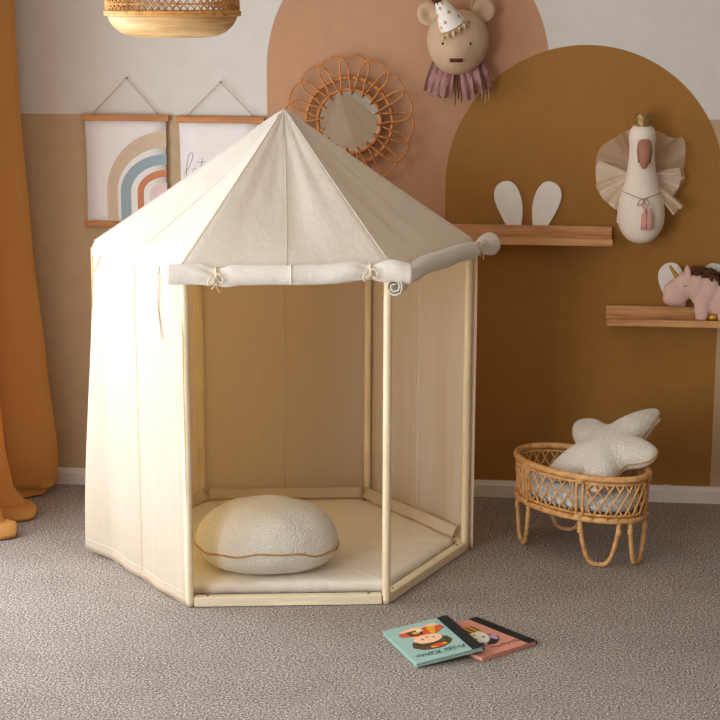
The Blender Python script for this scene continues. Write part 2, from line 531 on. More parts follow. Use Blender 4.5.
bow(right, c(.855) - d * .0, d, (n + UPV * .8).normalized(), .033 * .60, .055, 3)
# cords hanging down the left panel
def ribbon(pts, w=.0034):
    return G().tube(pts, w, 6, flat=.4)
def lf_at(t, z):
    v = (ZE - .02 - z) / (ZE - .027)
    return left_front((1.005 - t) / 1.01, v) + nrm(5) * .006
ribbon([lf_at(.80 - .03 * math.sin(i * .5), 1.10 - .034 * i) + nrm(5) * .003 * math.sin(i) for i in range(8)]).build('door_tie', M_tie, lf)
ribbon([lf_at(.13 - .028 * i, 1.09 - .018 * i) for i in range(5)], .003).build('door_tie', M_tie, lf)

# play mat
def hexpt(ang, rad):
    """point on a hexagon with rounded corners, centred on the tent"""
    a = (ang - math.radians(240)) % (PI / 3) - PI / 6
    r = S * math.cos(PI / 6) / math.cos(a) * rad
    lim = S * rad * .985
    r = min(r, lim)
    return Vector((math.cos(ang + TH) * r, math.sin(ang + TH) * r, 0))
mat_prof = [(0.0, .050), (.3, .050), (.6, .050), (.85, .050), (.955, .049), (.985, .045), (1.0, .036), (1.0, .018), (.985, .009), (.9, .006), (0.0, .006)]
def matf(u, v):
    i = min(int(round(v * (len(mat_prof) - 1))), len(mat_prof) - 1)
    r, z = mat_prof[i]
    p = hexpt(2 * PI * u, .925 * r)
    nf = nrm(0)                     # the pad stops short of the front rail
    p -= nf * max(0.0, p.dot(nf) - .470 * r)
    w = .004 * nz(p.x * 9, p.y * 9, 2) * (r > .5)
    if r > .95: w += .004 * nz(u * 130, z * 30, 5)
    return TC + p + UPV * (z + w * (z > .02)) + p * (.012 * nz(u * 120, z * 20) if r > .97 else 0)
mo = G().grid(matf, 216, len(mat_prof) - 1, cu=True).build('play_mat', M_mat, None, loc=TC)
tag(mo, 'cream hexagonal padded floor mat lying inside the play tent', 'play mat')

# boucle cushion in the tent
CC = Vector((-.204, -1.115, .052))
cush = thing('cushion', 'round cream boucle cushion with ochre piping lying on the mat inside the tent', 'cushion', CC)
CRX, CRY, ZS = .243, .180, .090
def cushion(u, v):
    a = 2 * PI * u
    t = v * PI - PI / 2
    e = math.cos(t); s_ = math.sin(t)
    ex = abs(e) ** .62
    egg = 1 - .05 * math.cos(a)
    x = CRX * ex * math.cos(a); y = CRY * ex * math.sin(a) * egg
    zz = (.140 * max(0, s_) ** .95 if s_ > 0 else -.095 * (-s_) ** .95)
    lump = .012 * nz(x * 9, y * 9, 3) + .006 * nz(x * 22, y * 22, 8)
    edge = .006 * math.sin(a * 4 + .6) + .003 * math.sin(a * 11)
    z = ZS + zz + lump * e ** .3 * (1 if s_ > 0 else .2) + edge * (1 - abs(s_))
    z -= .012 * ((x - .02) / CRX) ** 2 * (1 if s_ > -.2 else 0)
    return CC + Vector((x, y, max(z, .001)))
G().grid(cushion, 72, 36, cu=True).build('cover', M_boucle, cush)
G().tube([cushion(i / 90, .5) + Vector((math.cos(2 * PI * i / 90), math.sin(2 * PI * i / 90), 0)) * .001 for i in range(90)], .0034, 8, closed=True).build('piping', M_piping, cush)
tp = cushion(.535, .5)
G().box((tp.x - .010, tp.y - .006, tp.z - .012), (tp.x + .006, tp.y - .004, tp.z + .002)).build('care_tag', M_white_tag, cush, smoothed=False)

# ------------------------------------------------------------------ bassinet
BC = Vector((.86, -.645, 0)); AX = Vector((.72, -.69, 0)).normalized(); AY = Vector((.69, .72, 0)).normalized()
def bas(ph, z, k=1.0):
    t = math.radians(ph)
    z -= .009 if z > .1 else 0
    taper = 1 - .03 * (.33 - z) / .15
    return BC + AX * .278 * k * taper * math.cos(t) + AY * .17 * k * taper * math.sin(t) + UPV * z
bass = thing('doll_bassinet', 'oval rattan doll bassinet with lattice sides on hairpin legs by the ochre wall', 'bassinet', BC)
def oval(z, k, r, n=96):
    return G().tube([bas(360 * i / n, z, k) for i in range(n)], r, 10, closed=True)
oval(.330, 1.0, .0115).build('top_rim', M_rattan_b, bass)
oval(.312, .985, .004).build('inner_rim', M_rattan_b, bass)
oval(.180, 1.0, .0105).build('bottom_rim', M_rattan_b, bass)
oval(.197, .985, .004).build('inner_rim', M_rattan_b, bass)
g = G()
for j in range(12):
    y = -1 + 2 * (j + .5) / 12
    h = math.sqrt(1 - y * y)
    g.beam(BC + AY * .168 * y - AX * .275 * h + UPV * .176, BC + AY * .168 * y + AX * .275 * h + UPV * .176, .024, .006)
g.build('base', M_rattan, bass, smoothed=False)
POSTS = [240, 298, 20, 60, 118, 200]
for ph in POSTS:
    for dd in (-2.6, 2.6):
        G().tube([bas(ph + dd, z) for z in (.172, .22, .28, .330)], .0058, 8).build('post', M_rattan_b, bass)
    for z in (.318, .188):
        c0 = bas(ph, z); t = (bas(ph + 3, z) - bas(ph - 3, z)).normalized(); nn = t.cross(UPV)
        G().tube([c0 + UPV * (-.009 + .018 * i / 64) + t * .0150 * math.cos(a) + nn * .0100 * math.sin(a) for i, a in [(i, 2 * PI * i / 16) for i in range(65)]], .0027, 6).build('binding', M_rattan_b, bass)
for i, p0 in enumerate(POSTS):
    p1 = POSTS[(i + 1) % 6]
    if p1 < p0: p1 += 360
    a0, a1 = p0 + 6, p1 - 6
    z0, z1 = .200, .309
    g = G()
    for z in (z0, z1): g.tube([bas(a0 + (a1 - a0) * j / 16, z) for j in range(17)], .003, 6)
    for a in (a0, a1): g.tube([bas(a, z0 + (z1 - z0) * j / 4) for j in range(5)], .003, 6)
    nd = max(4, round((a1 - a0) / 9.5)); run = 1.75 / nd
    for j in range(-2, nd + 2):
        for sg in (1, -1):
            pts = []
            for q in range(13):
                zf = q / 12
                t = (j + .5) / nd + run * (zf - .5) * sg
                if -.001 <= t <= 1.001:
                    pts.append(bas(a0 + (a1 - a0) * t, z0 + (z1 - z0) * zf, 1 + .006 * sg))
            if len(pts) > 2: g.tube(pts, .0037, 6)
    g.build('lattice_panel', M_rattan_b, bass)
for p0, p1 in ((298, 336), (212, 246), (-12, 22), (112, 152)):
    A_, B_ = bas(p0, .185), bas(p1, .185)
    mid = (A_ + B_) / 2
    pts = []
    for j in range(29):
        t = -1 + 2 * j / 28
        z = .0095 + (.18 - .0095) * (abs(t) ** 2.6)
        w = math.copysign(abs(t) ** .75, t)
        p = mid + (B_ - A_) * .5 * (w if abs(t) < .999 else t)
        pts.append(Vector((p.x, p.y, z)))
    lg = G().tube(pts, .0082, 10).build('hairpin_leg', M_rattan_b, bass)
    for e in (1, -2):
        q = pts[e]
        G().lathe(q - UPV * .02, [(.0080, -.011), (.0102, -.009), (.0102, -.004), (.0094, -.001), (.0102, .002), (.0102, .008), (.0080, .011)], 12).build('binding', M_rattan_b, lg)

def blanket_mat():
    t = NT('pale blue patterned cotton')
    v = t.n('ShaderNodeTexVoronoi'); v.inputs['Scale'].default_value = 26
    t.l(t.coord(), v.inputs['Vector'])
    c = t.ramp(v.outputs['Distance'], [(0.0, srgb(226, 190, 176)), (0.16, srgb(200, 190, 186)), (0.24, srgb(206, 218, 226)), (1, srgb(222, 230, 234))])
    b = t.n('ShaderNodeBsdfPrincipled'); t.l(c, b.inputs['Base Color']); b.inputs['Roughness'].default_value = .9
    t.l(t.bump(t.noise(40, 3), .3, .006), b.inputs['Normal'])
    t.l(b.outputs[0], t.out.inputs[0]); return t.m
mp = [(0, .245), (.5, .247), (.85, .243), (.93, .232), (.955, .215), (.93, .196), (.8, .189), (0, .189)]
def mattf(u, v):
    i = int(round(v * (len(mp) - 1))); r, z = mp[i]
    p = bas(360 * u, 0, r * .99)
    return Vector((p.x, p.y, z + .008 * nz(p.x * 14, p.y * 14) * (z > .22)))
tag(G().grid(mattf, 72, len(mp) - 1, cu=True).build('doll_mattress', blanket_mat(), None, loc=BC + UPV * .189),
    'pale blue patterned doll mattress lying in the rattan bassinet', 'mattress')

# star cushion
STC = Vector((.950, -.648, .362))
SM = Matrix(((.935, -.036, .353), (-.086, .942, -.323), (-.345 * -1, .332, .878)))
SM = Matrix(((0.935, -0.036, -0.353), (-0.086, 0.942, -0.323), (0.345, 0.332, 0.878)))
star = thing('star_cushion', 'cream boucle star cushion with ochre piping propped in the rattan bassinet', 'cushion', STC)
def star_r(a):
    q = ((a - math.radians(40)) / (2 * PI / 5)) % 1.0
    q = abs(q - .5) * 2          # 1 at tip, 0 at notch
    k = .130 + .102 * ((1 - math.cos(PI * q)) / 2) ** 1.25
    tip = (a - math.radians(40)) / (2 * PI / 5)
    i = int(round(tip)) % 5
    f = [1.13, 1.10, 1.0, .98, .86][i] if True else 1
    return k * (1 + (f - 1) * q)
def starf(u, v):
    a = 2 * PI * u
    t = v * PI - PI / 2
    e = abs(math.cos(t)) ** .55; s_ = math.sin(t)
    r = star_r(a)
    rr = r * e
    th = .070 * (1 - .45 * (rr / .23) ** 1.5)
    x, y = rr * math.cos(a), rr * math.sin(a)
    z = th * (abs(s_) ** .8) * (1 if s_ > 0 else -.75)
    z += .006 * nz(x * 14, y * 14, s_) + .008 * nz(x * 7, y * 7, 2) - .0 * rr
    bend = -.25 * max(0, -x - .05) ** 1.5
    return STC + SM @ Vector((x, y, z + bend))
G().grid(starf, 150, 30, cu=True).build('cover', M_boucle, star)
G().tube([starf(i / 150, .5) for i in range(150)], .0032, 8, closed=True).build('piping', M_piping, star)
def star_tag(du, dz):
    p = starf((math.radians(23) / (2 * PI)), .5); return p
p0 = starf(math.radians(30) / (2 * PI), .5); p1 = starf(math.radians(24) / (2 * PI), .5)
dn = SM @ Vector((0, 0, -1)); dr = (SM @ Vector((math.cos(.47), math.sin(.47), 0)))
g = G().add([p0 + dr * .002, p1 + dr * .002, p1 + dn * .012 + dr * .006, p0 + dn * .012 + dr * .006], [(0, 1, 2, 3)])
g.build('care_tag', M_white_tag, star, smoothed=False, solid=.001)

# ------------------------------------------------------------------ wall shelves with ears
M_oak_end = M_oak
def catmull2(P, k=6):
    out = []; n = len(P) - 3
    for i in range(1, n + 1):
        p0, p1, p2, p3 = [Vector((*P[(i + j - 1) % len(P)], 0)) for j in range(4)]
        for q in range(k):
            t = q / k
            v = .5 * ((2 * p1) + (p2 - p0) * t + (2 * p0 - 5 * p1 + 4 * p2 - p3) * t * t + (3 * p1 - p0 - 3 * p2 + p3) * t ** 3)
            out.append((v.x, v.y))
    return out
def bunny_shelf(x0, x1, zb, label):
    loc = Vector(((x0 + x1) / 2, 0, zb))
    o = thing('bunny_ear_shelf', label, 'shelf', loc, None)
    G().box((x0, -.030, zb), (x1, -.012, zb + .064)).build('back_board', M_oak, o, smoothed=False, bevel=.002)
    G().box((x0, -.104, zb), (x1, -.0305, zb + .016)).build('ledge', M_oak, o, smoothed=False, bevel=.002)
    G().box((x0, -.118, zb), (x1, -.1045, zb + .026)).build('front_lip', M_oak, o, smoothed=False, bevel=.002)
    cx = (x0 + x1) / 2
    for sg in (-1, 1):
        def ear(u, v, d, sg=sg):
            return Vector((cx + sg * u, -.011 + d, zb + v))
        px = [(0, 0), (7, 2), (11.8, 8), (12.6, 16), (9.6, 26), (4.6, 36), (-.5, 45.5), (-4, 55), (-14, 55), (-14.4, 45.5), (-15.6, 33), (-15.2, 22), (-11.8, 10), (-6.2, 2.2)]
        K = .00392
        raw = px + px[:3]
        sm = catmull2(raw)
        pts = [((20.2 + x) * K, .2320 - y * K) for x, y in sm]
        G().prism(pts, ear, .010).build('ear', M_ear, o, smoothed=False, bevel=.0025)
    return o
bunny_shelf(.322, .970, 1.0255, 'oak picture ledge with two bare white rabbit ears, upper shelf beside the swan head')
bunny_shelf(.957, 1.605, .7205, 'lower oak picture ledge with rabbit ears holding the pink unicorn toy')

# ------------------------------------------------------------------ unicorn
M_upink = cloth('pink plush', srgb(226, 188, 174), 0, None, .25, .25, 18, (1, 1, 1))
M_gold = simple('gold fabric', srgb(196, 148, 62), .35, .1, 60, .2, 200, .002, .6)
M_mane = simple('brown mane yarn', srgb(112, 68, 42), .9, .3, 160, .9, 260, .008)
M_line = simple('dark embroidery thread', srgb(38, 30, 28), .9, .05)
UX = .012; UZ = .732
uni = thing('unicorn_toy', 'pink plush unicorn with gold horn sitting on the lower oak shelf', 'soft toy', (1.38, -.062, .7365))
Y0 = -.067
g = G()
def eb(x, z, rx, rz, ry=.042, ang=0, y=Y0):
    g.ell((x, y, z), (rx, ry, rz), Matrix.Rotation(ang, 3, 'Y'), 24, 16)
eb(1.250, .877, .047, .050, .034)
eb(1.216, .850, .047, .046, .033, .5)
eb(1.206, .826, .040, .033, .031)
eb(1.226, .832, .040, .036, .031)
eb(1.285, .872, .05, .05, .034, .5)
eb(1.330, .850, .060, .065, .035, .6)
eb(1.395, .822, .080, .072, .035)
eb(1.460, .807, .075, .062, .035)
eb(1.317, .793, .030, .050, .020, .05, Y0 - .013)
eb(1.317, .793, .030, .050, .016, .05, Y0 + .016)
eb(1.316, .756, .026, .018, .020, 0, Y0 - .012)
g.build('body', M_upink, uni, remesh=.005, relax=6)
def leg(x0, x1, y, z):
    g = G().tube([(x0 + (x1 - x0) * i / 8, y, z - .004 * (i / 8)) for i in range(9)], [.017, .018, .018, .0175, .017, .0165, .016, .0155, .012], 14)
    o = g.build('leg', M_upink, uni)
    G().tube([(x1 + .014 - .012 * i, y, z - .004) for i in range(4)], [.0155, .0162, .0155, .011], 14).build('hoof', M_gold, o)
leg(1.47, 1.362, -.0845, .759); leg(1.50, 1.42, -.053, .759)
# horn, ears, mane, tail, eye
hb, ht = Vector((1.224, Y0 - .004, .899)), Vector((1.189, Y0 - .006, .950))
g = G()
pts = [hb.lerp(ht, i / 20) for i in range(21)]
g.tube(pts, [(.0115 * (1 - .66 * i / 20)) * (1 + .14 * math.sin(i * 2.1)) for i in range(21)], 10)
g.build('horn', M_gold, uni)
for yy in (Y0 - .018, Y0 + .020):
    q = Vector((1.258, yy, .914))
    G().lathe(q, [(.012, -.006), (.013, .004), (.011, .016), (.006, .028), (.001, .036)], 14, axis=(-.05, 0, 1), sy=.6).build('ear', M_upink, uni)
g = G()
for i in range(46):
    t = i / 45
    x = 1.275 + .125 * t; z = .938 - .060 * t + .012 * math.sin(t * 3)
    y = Y0 + random.uniform(-.018, .024)
    a = random.uniform(-.2, 1.0)
    L = random.uniform(.022, .04)
    p0 = Vector((x, y, z - .022))
    p1 = p0 + Vector((.010 * a, random.uniform(-.008, .01), L * .8)); p2 = p1 + Vector((.018 + .012 * a, random.uniform(-.01, .012), -.002))
    p3 = p2 + Vector((.014, 0, -.016))
    g.tube([p0, p1, p2, p3], [.006, .0065, .006, .003], 7)
g.build('mane', M_mane, uni, relax=0)
g = G()
for i in range(9):
    s0 = Vector((1.525, Y0 + random.uniform(-.012, .012), .81))
    g.tube([s0, s0 + Vector((.025, 0, .01 + .002 * i)), s0 + Vector((.045, random.uniform(-.01, .01), -.012 - .002 * i)), s0 + Vector((.05, 0, -.05))], [.005, .006, .006, .002], 7)
g.build('tail', M_mane, uni)
G().tube([(1.240 + .0175 * i / 8, Y0 - .0335 + .0006 * abs(i - 4), .880 - .004 * math.sin(PI * i / 8)) for i in range(9)], .0016, 6).build('eye', M_line, uni)

# ------------------------------------------------------------------ bear head
M_bear = cloth('beige linen', srgb(198, 167, 138), 0, None, .12, .3, 14, (1, 1, 1))
M_bear_in = cloth('light beige linen', srgb(190, 152, 120), 0, None, .12, .3, 14, (1, 1, 1))
M_mauve = cloth('mauve gauze', srgb(178, 134, 128), .1, srgb(186, 136, 126), .5, .3, 30, (1, 1, .5))
M_brown = simple('brown embroidery', srgb(92, 52, 36), .8, .1)
M_pom = simple('brown pompom', srgb(96, 58, 40), .95, .25, 200, 1.0, 300, .006)
M_hat = cloth('white party hat cotton', srgb(238, 230, 220), 0, None, .1, .2)
M_dot1 = simple('dusty pink dot', srgb(206, 150, 132), .9, .03); M_dot2 = simple('mustard dot', srgb(206, 146, 52), .9, .03)
M_dot3 = simple('taupe dot', srgb(178, 152, 132), .9, .03)
M_trim = cloth('beige pleated trim', srgb(214, 180, 138), 0, None, .5, .4, 60, (1, 1, 1))
bear = thing('bear_head', 'beige plush bear head with party hat and mauve ruffle hung on the peach wall arch', 'wall decoration', (.373, 0, 1.66))
BH = Vector((.373, -.085, 1.782))
def headf(u, v):
    a = 2 * PI * u; t = v * PI - PI / 2
    ct = abs(math.cos(t)) ** .82
    x = .117 * ct * math.copysign(abs(math.cos(a)) ** .9, math.cos(a))
    y = .098 * ct * math.copysign(abs(math.sin(a)) ** .9, math.sin(a))
    z = .121 * math.sin(t)
    tap = 1 - .12 * max(0, -z / .121)
    f = max(0, -y / .098)
    muz = .020 * math.exp(-((x / .05) ** 2 + ((z + .045) / .045) ** 2)) * f
    return BH + Vector((x * tap, min(y, .080) - muz, z))
head = G().grid(headf, 48, 30, cu=True).build('head', M_bear, bear)
for sg, ex, ez in ((-1, .262, 1.885), (1, .466, 1.897)):
    q = Vector((ex, -.070, ez))
    R_ = Matrix.Rotation(sg * .5, 3, 'Y')
    def earf(u, v, q=q, R_=R_):
        a = 2 * PI * u; t = v * PI - PI / 2
        x = .044 * math.cos(t) * math.cos(a); z = .046 * math.cos(t) * math.sin(a)
        y = .018 * math.sin(t)
        if y < 0: y += .020 * math.exp(-((x / .024) ** 2 + ((z + .005) / .026) ** 2))
        return q + R_ @ Vector((x, y, z))
    G().grid(earf, 32, 16, cu=True).build('ear', M_bear, bear)
for ex, ez in ((.322, 1.778), (.424, 1.778)):
    G().ell((ex, -.1765 + (.0 if ex < .37 else .0), ez), (.0042, .004, .0055)).build('eye', M_line, bear)
g = G()
def onhead(x, z):
    """front of the head at x, z"""
    best = None
    lo, hi = -.25, 0
    dx, dz = x - BH.x, z - BH.z
    tt = math.asin(max(-1, min(1, dz / .121))); ct = abs(math.cos(tt)) ** .82
    tap = 1 - .12 * max(0, -dz / .121)
    cx = min(1, abs(dx / tap) / (.117 * ct)) ** (1 / .9)
    sy = math.sqrt(max(0, 1 - cx * cx)) ** .9
    y = -.098 * ct * sy
    f = max(0, -y / .098)
    return BH.y + y - .020 * math.exp(-((dx / .05) ** 2 + ((dz + .045) / .045) ** 2)) * f
for o in [o for o in bear.children if o.name.startswith('eye')]:
    bpy.data.objects.remove(o)
for ex, ez in ((.322, 1.778), (.424, 1.778)):
    G().ell((ex, onhead(ex, ez), ez), (.0042, .0035, .0055)).build('eye', M_line, bear)
def nose(u, v):
    x = .372 + .024 * (u * 2 - 1); z = 1.7175 + .0062 * (v * 2 - 1)
    return Vector((x, onhead(x, z) - .0015, z))
G().grid(nose, 12, 4).build('nose', M_brown, bear, solid=.003)
# party hat
hb_, ha = Vector((.355, -.152, 1.845)), Vector((.302, -.186, 1.944))
axh = (ha - hb_).normalized()
hat = G()
q = UPV.rotation_difference(axh); HL = (ha - hb_).length
def hatp(u, v, off=0.0):
    a = 2 * PI * u; r = .051 * (1 - v) ** .85 + .012 * v + off
    return hb_ + q @ Vector((r * math.cos(a), r * math.sin(a), HL * v))
hat.grid(hatp, 36, 10, cu=True)
hat_o = hat.build('party_hat', M_hat, bear)
dots = [(.70, .72, M_dot3), (.82, .50, M_dot2), (.70, .28, M_dot1), (.58, .52, M_dot2), (.92, .22, M_dot3), (.60, .15, M_dot1), (.80, .85, M_dot1)]
for du, dv, mm in dots:
    G().add([hatp(du + .022 * math.cos(2 * PI * i / 14) / (1 - .5 * dv), dv + .055 * math.sin(2 * PI * i / 14), .0006) for i in range(14)], [tuple(range(14))]).build('dot', mm, hat_o)
g = G()
def trimf(u, v):
    a = 2 * PI * u; r = .052 + .011 * v + .003 * math.sin(a * 22)
    return hb_ + q @ Vector((r * math.cos(a), r * math.sin(a), -.004 + .012 * math.sin(a * 16) * v - .010 * v))
g.grid(trimf, 160, 3, cu=True); g.build('trim', M_trim, hat_o, solid=.002)
g = G()
for i in range(90):
    v = Vector((random.gauss(0, 1), random.gauss(0, 1), random.gauss(0, 1))).normalized()
    g.tube([ha + v * .004, ha + v * random.uniform(.025, .030)], [.0045, .0026], 5)
g.ell(ha, (.023, .023, .023)); g.build('pompom', M_pom, hat_o)
# hanging loop
G().tube([(.430 + .010 * math.cos(a), -.06, 1.918 + .022 * math.sin(a)) for a in [2 * PI * i / 20 for i in range(20)]], .0025, 6, closed=True).build('hanging_loop', M_trim, bear)
# ruffle of folded strips
def strip(x0, z0, y0, ang, L, w, seed):
    ca, sa = math.cos(ang), math.sin(ang)
    def fn(u, v):
        s_ = (u - .5) * w * (1 + .15 * math.sin(v * 3))
        l = L * v * (1 - .10 * nz(u * 3, seed) )
        y = -.030 * math.sin(PI * min(1, v * 1.15)) - .008 * math.cos(u * 2 * PI * 1.3 + seed) * (.4 + .6 * v) + .004 * nz(u * 5, v * 4, seed)
        return Vector((x0 + s_ * ca + l * sa, y0 + y, z0 + s_ * sa * .6 - l * ca))
    return G().grid(fn, 14, 18)
for x0, z0, ang, L, w, sd, y0 in ((.295, 1.706, -.28, .118, .040, 1, -.050), (.318, 1.690, -.20, .112, .042, 2, -.085), (.342, 1.676, -.14, .100, .040, 3, -.098),
                               (.404, 1.676, .14, .105, .040, 4, -.098), (.428, 1.690, .22, .102, .046, 5, -.09), (.452, 1.704, .30, .098, .046, 6, -.06), (.30, 1.69, -.35, .10, .04, 7, -.035), (.446, 1.69, .36, .105, .04, 8, -.035)):
    strip(x0, z0, y0, ang, L, w, sd).build('ruffle_strip', M_mauve, bear, solid=.002)
for x0, L, dx in ((.362, .125, .004), (.372, .105, .006), (.380, .115, .010), (.470, .13, .010), (.455, .115, .012), (.484, .12, .008)):
    G().tube([(x0 + dx * i / 6 + .002 * math.sin(i * 1.7), -.075, 1.672 - L * i / 6 + (.015 if x0 > .4 else 0)) for i in range(7)], .0018, 5).build('string', M_trim if x0 > .4 else M_brown, bear)

# ------------------------------------------------------------------ swan head
M_swan = cloth('white swan linen', srgb(240, 226, 210), 0, None, .12, .2, 14, (1, 1, 1))
M_beak = cloth('dusty mauve linen', srgb(176, 124, 100), 0, None, .1, .3, 20, (1, 1, 1))
M_crown = simple('antique gold crown', srgb(166, 136, 84), .4, .2, 80, .4, 160, .003, .6)
M_crown_in = simple('dark crown lining', srgb(48, 36, 30), .9, .1)
M_tassel = simple('pink tassel yarn', srgb(214, 158, 146), .9, .15, 200, .6, 200, .004, stretch=(1, 1, .1))
M_bowc = simple('taupe string', srgb(176, 140, 108), .9, .05)
def tulle_mat(lo, hi):
    t = NT('sheer cream tulle')
    d = t.n('ShaderNodeBsdfDiffuse'); d.inputs[0].default_value = srgb(254, 242, 222)
    tr = t.n('ShaderNodeBsdfTranslucent'); tr.inputs[0].default_value = srgb(254, 242, 222)
    tp_ = t.n('ShaderNodeBsdfTransparent')
    m1 = t.n('ShaderNodeMixShader'); m1.inputs[0].default_value = .35; t.l(d.outputs[0], m1.inputs[1]); t.l(tr.outputs[0], m1.inputs[2])
    m2 = t.n('ShaderNodeMixShader')
    fac = t.ramp(t.noise(900, 1), [(.4, (lo, lo, lo, 1)), (.6, (hi, hi, hi, 1))])
    t.l(fac, m2.inputs[0]); t.l(tp_.outputs[0], m2.inputs[1]); t.l(m1.outputs[0], m2.inputs[2])
    t.l(m2.outputs[0], t.out.inputs[0]); return t.m
M_tulle = tulle_mat(.28, .5); M_tulle2 = tulle_mat(.62, .85)
swan = thing('swan_head', 'white plush swan head with gold crown and tulle ruff mounted on the ochre wall', 'wall decoration', (1.073, 0, 1.04))
rings = [  # z, rx, ry, y, x
    (1.036, .004, .004, -.095, 1.073), (1.040, .030, .034, -.095, 1.073), (1.052, .052, .055, -.092, 1.073), (1.075, .073, .072, -.088, 1.074), (1.105, .086, .080, -.083, 1.074),
    (1.140, .0905, .083, -.083, 1.074), (1.175, .088, .080, -.083, 1.073), (1.210, .080, .074, -.084, 1.072), (1.245, .068, .064, -.086, 1.071), (1.285, .058, .054, -.088, 1.070),
    (1.330, .051, .048, -.090, 1.069), (1.375, .047, .046, -.092, 1.068), (1.405, .047, .050, -.096, 1.068), (1.430, .050, .056, -.100, 1.067), (1.452, .050, .056, -.102, 1.067),
    (1.470, .043, .048, -.102, 1.067), (1.482, .031, .034, -.100, 1.067), (1.489, .014, .016, -.098, 1.067), (1.4905, .003, .003, -.098, 1.067)]
def swanf(u, v):
    k = v * (len(rings) - 1); i = int(round(k)); z, rx, ry, y, x = rings[i]
    a = 2 * PI * u
    return Vector((x + rx * math.cos(a), min(y + ry * math.sin(a), -.004), z))
G().grid(swanf, 32, len(rings) - 1, cu=True).build('body', M_swan, swan, sub=1)
br = [(1.434, .006, .006, -.146), (1.431, .020, .014, -.147), (1.415, .0275, .026, -.156), (1.395, .0275, .028, -.163), (1.37, .026, .026, -.169), (1.352, .020, .020, -.173), (1.338, .0145, .014, -.176), (1.328, .009, .009, -.177), (1.324, .002, .002, -.177)]
def beakf(u, v):
    i = int(round(v * (len(br) - 1))); z, rx, ry, y = br[i]; a = 2 * PI * u
    return Vector((1.073 + rx * math.cos(a), y + ry * math.sin(a), z))
beak = G().grid(beakf, 24, len(br) - 1, cu=True).build('beak', M_beak, swan, sub=1)
for sg in (-1, 1):
    G().tube([(1.073 + sg * (.0255 - .005 * i / 5), -.178 + .004 * i / 5 - .0, 1.392 - .045 * i / 5) for i in range(6)], .0022, 6).build('nostril_seam', M_brown, beak)
cr = G()
cc = Vector((1.067, -.112, 1.478))
def crownf(u, v):
    a = 2 * PI * u; pk = .5 + .5 * math.cos(a * 6)
    h = .036 + .012 * pk
    r = .027 + .004 * v
    return cc + Vector((r * math.cos(a), r * math.sin(a) * .95, h * v))
cr.grid(crownf, 48, 8, cu=True)
cro = cr.build('crown', M_crown, swan, solid=.003)
G().lathe(cc + UPV * .031, [(0, 0), (.026, .0), (.028, .003)], 24).build('crown_lining', M_crown_in, cro)
# tulle fans
def fan(cx, cz, a0, a1, r0, r1, y0, folds, seed, jag=.02, depth=.026):
    def fn(u, v):
        uu = u + .10 * nz(u * 4, seed)
        a = math.radians(a0 + (a1 - a0) * u)
        rr = r1(u) if callable(r1) else r1
        r = r0 + (rr * (1 + jag * nz(u * 7, seed)) - r0) * v
        y = y0 - (depth * (.5 + .8 * abs(nz(u * 5, seed))) * math.sin(uu * folds * 2 * PI + seed) + .022 * nz(u * folds * 1.3, v, seed)) * v
        da = .16 * nz(uu * folds * .9, seed, v * .6) * v
        return Vector((cx + r * math.cos(a + da), min(y, -.006), cz + r * math.sin(a + da)))
    return G().grid(fn, 140, 12)
fan(1.050, 1.318, 88, 236, .03, lambda u: .138 + .014 * smooth(.2, .5, u), -.030, 4, 1.0).build('tulle', M_tulle, swan)
fan(1.046, 1.290, 158, 246, .03, .146, -.055, 3, 3.0).build('tulle', M_tulle2, swan)
fan(1.040, 1.300, 200, 247, .03, .148, -.075, 2.5, 6.0).build('tulle', M_tulle, swan)
fan(1.085, 1.310, -40, 86, .03, lambda u: .150 + .03 * math.exp(-((u - .62) / .12) ** 2), -.030, 4, 2.0, .04).build('tulle', M_tulle, swan)
fan(1.094, 1.290, -52, 18, .03, .124, -.06, 3, 5.0, .06).build('tulle', M_tulle2, swan)
fan(1.104, 1.268, -58, -30, .03, .150, -.090, 1.5, 7.0).build('tulle', M_tulle2, swan)
# string bow and tassel
def neck_front(x, z):
    for i in range(len(rings) - 1):
        if rings[i][0] <= z <= rings[i + 1][0]:
            t = (z - rings[i][0]) / (rings[i + 1][0] - rings[i][0])
            rx = rings[i][1] + (rings[i + 1][1] - rings[i][1]) * t; ry = rings[i][2] + (rings[i + 1][2] - rings[i][2]) * t
            y = rings[i][3] + (rings[i + 1][3] - rings[i][3]) * t
            return y - ry * math.sqrt(max(0, 1 - ((x - 1.073) / rx) ** 2))
    return -.16
g = G()
g.tube([(1.073 + .072 * math.sin(t), neck_front(1.073 + .072 * math.sin(t) * .98, 1.212 + .022 * abs(math.sin(t))) - .002, 1.210 + .024 * abs(math.sin(t))) for t in [(-1.4 + 2.8 * i / 24) for i in range(25)]], .0016, 6)
kx, kz = 1.077, 1.208
for sg in (-1, 1):
    g.tube([(kx + sg * .011 * (1 - math.cos(t)), -.170, kz + .011 * math.sin(t) - .008 * (1 - math.cos(t))) for t in [2 * PI * i / 16 for i in range(17)]], .0015, 6)
g.tube([(kx, -.168, kz), (kx - .006, -.172, kz - .02), (kx + .008, -.174, kz - .04), (kx + .012, -.172, kz - .05)], .0015, 6)
g.ell((kx, -.169, kz), (.004, .004, .004))
g.build('string_bow', M_bowc, swan)
for x0 in (1.081, 1.102):
    g = G().lathe((x0, -.172, 1.098), [(.0, .0), (.0125, .0), (.0118, .03), (.010, .055), (.0055, .066), (.004, .072), (.006, .078), (.003, .084)], 14, axis=((.0 - (x0 - 1.091) * .9), 0, 1), sx=1.0, sy=.6)
    g.build('tassel', M_tassel, swan)
G().box((.985, -.060, 1.108), (.993, -.057, 1.135)).build('care_tag', M_white_tag, swan, smoothed=False)

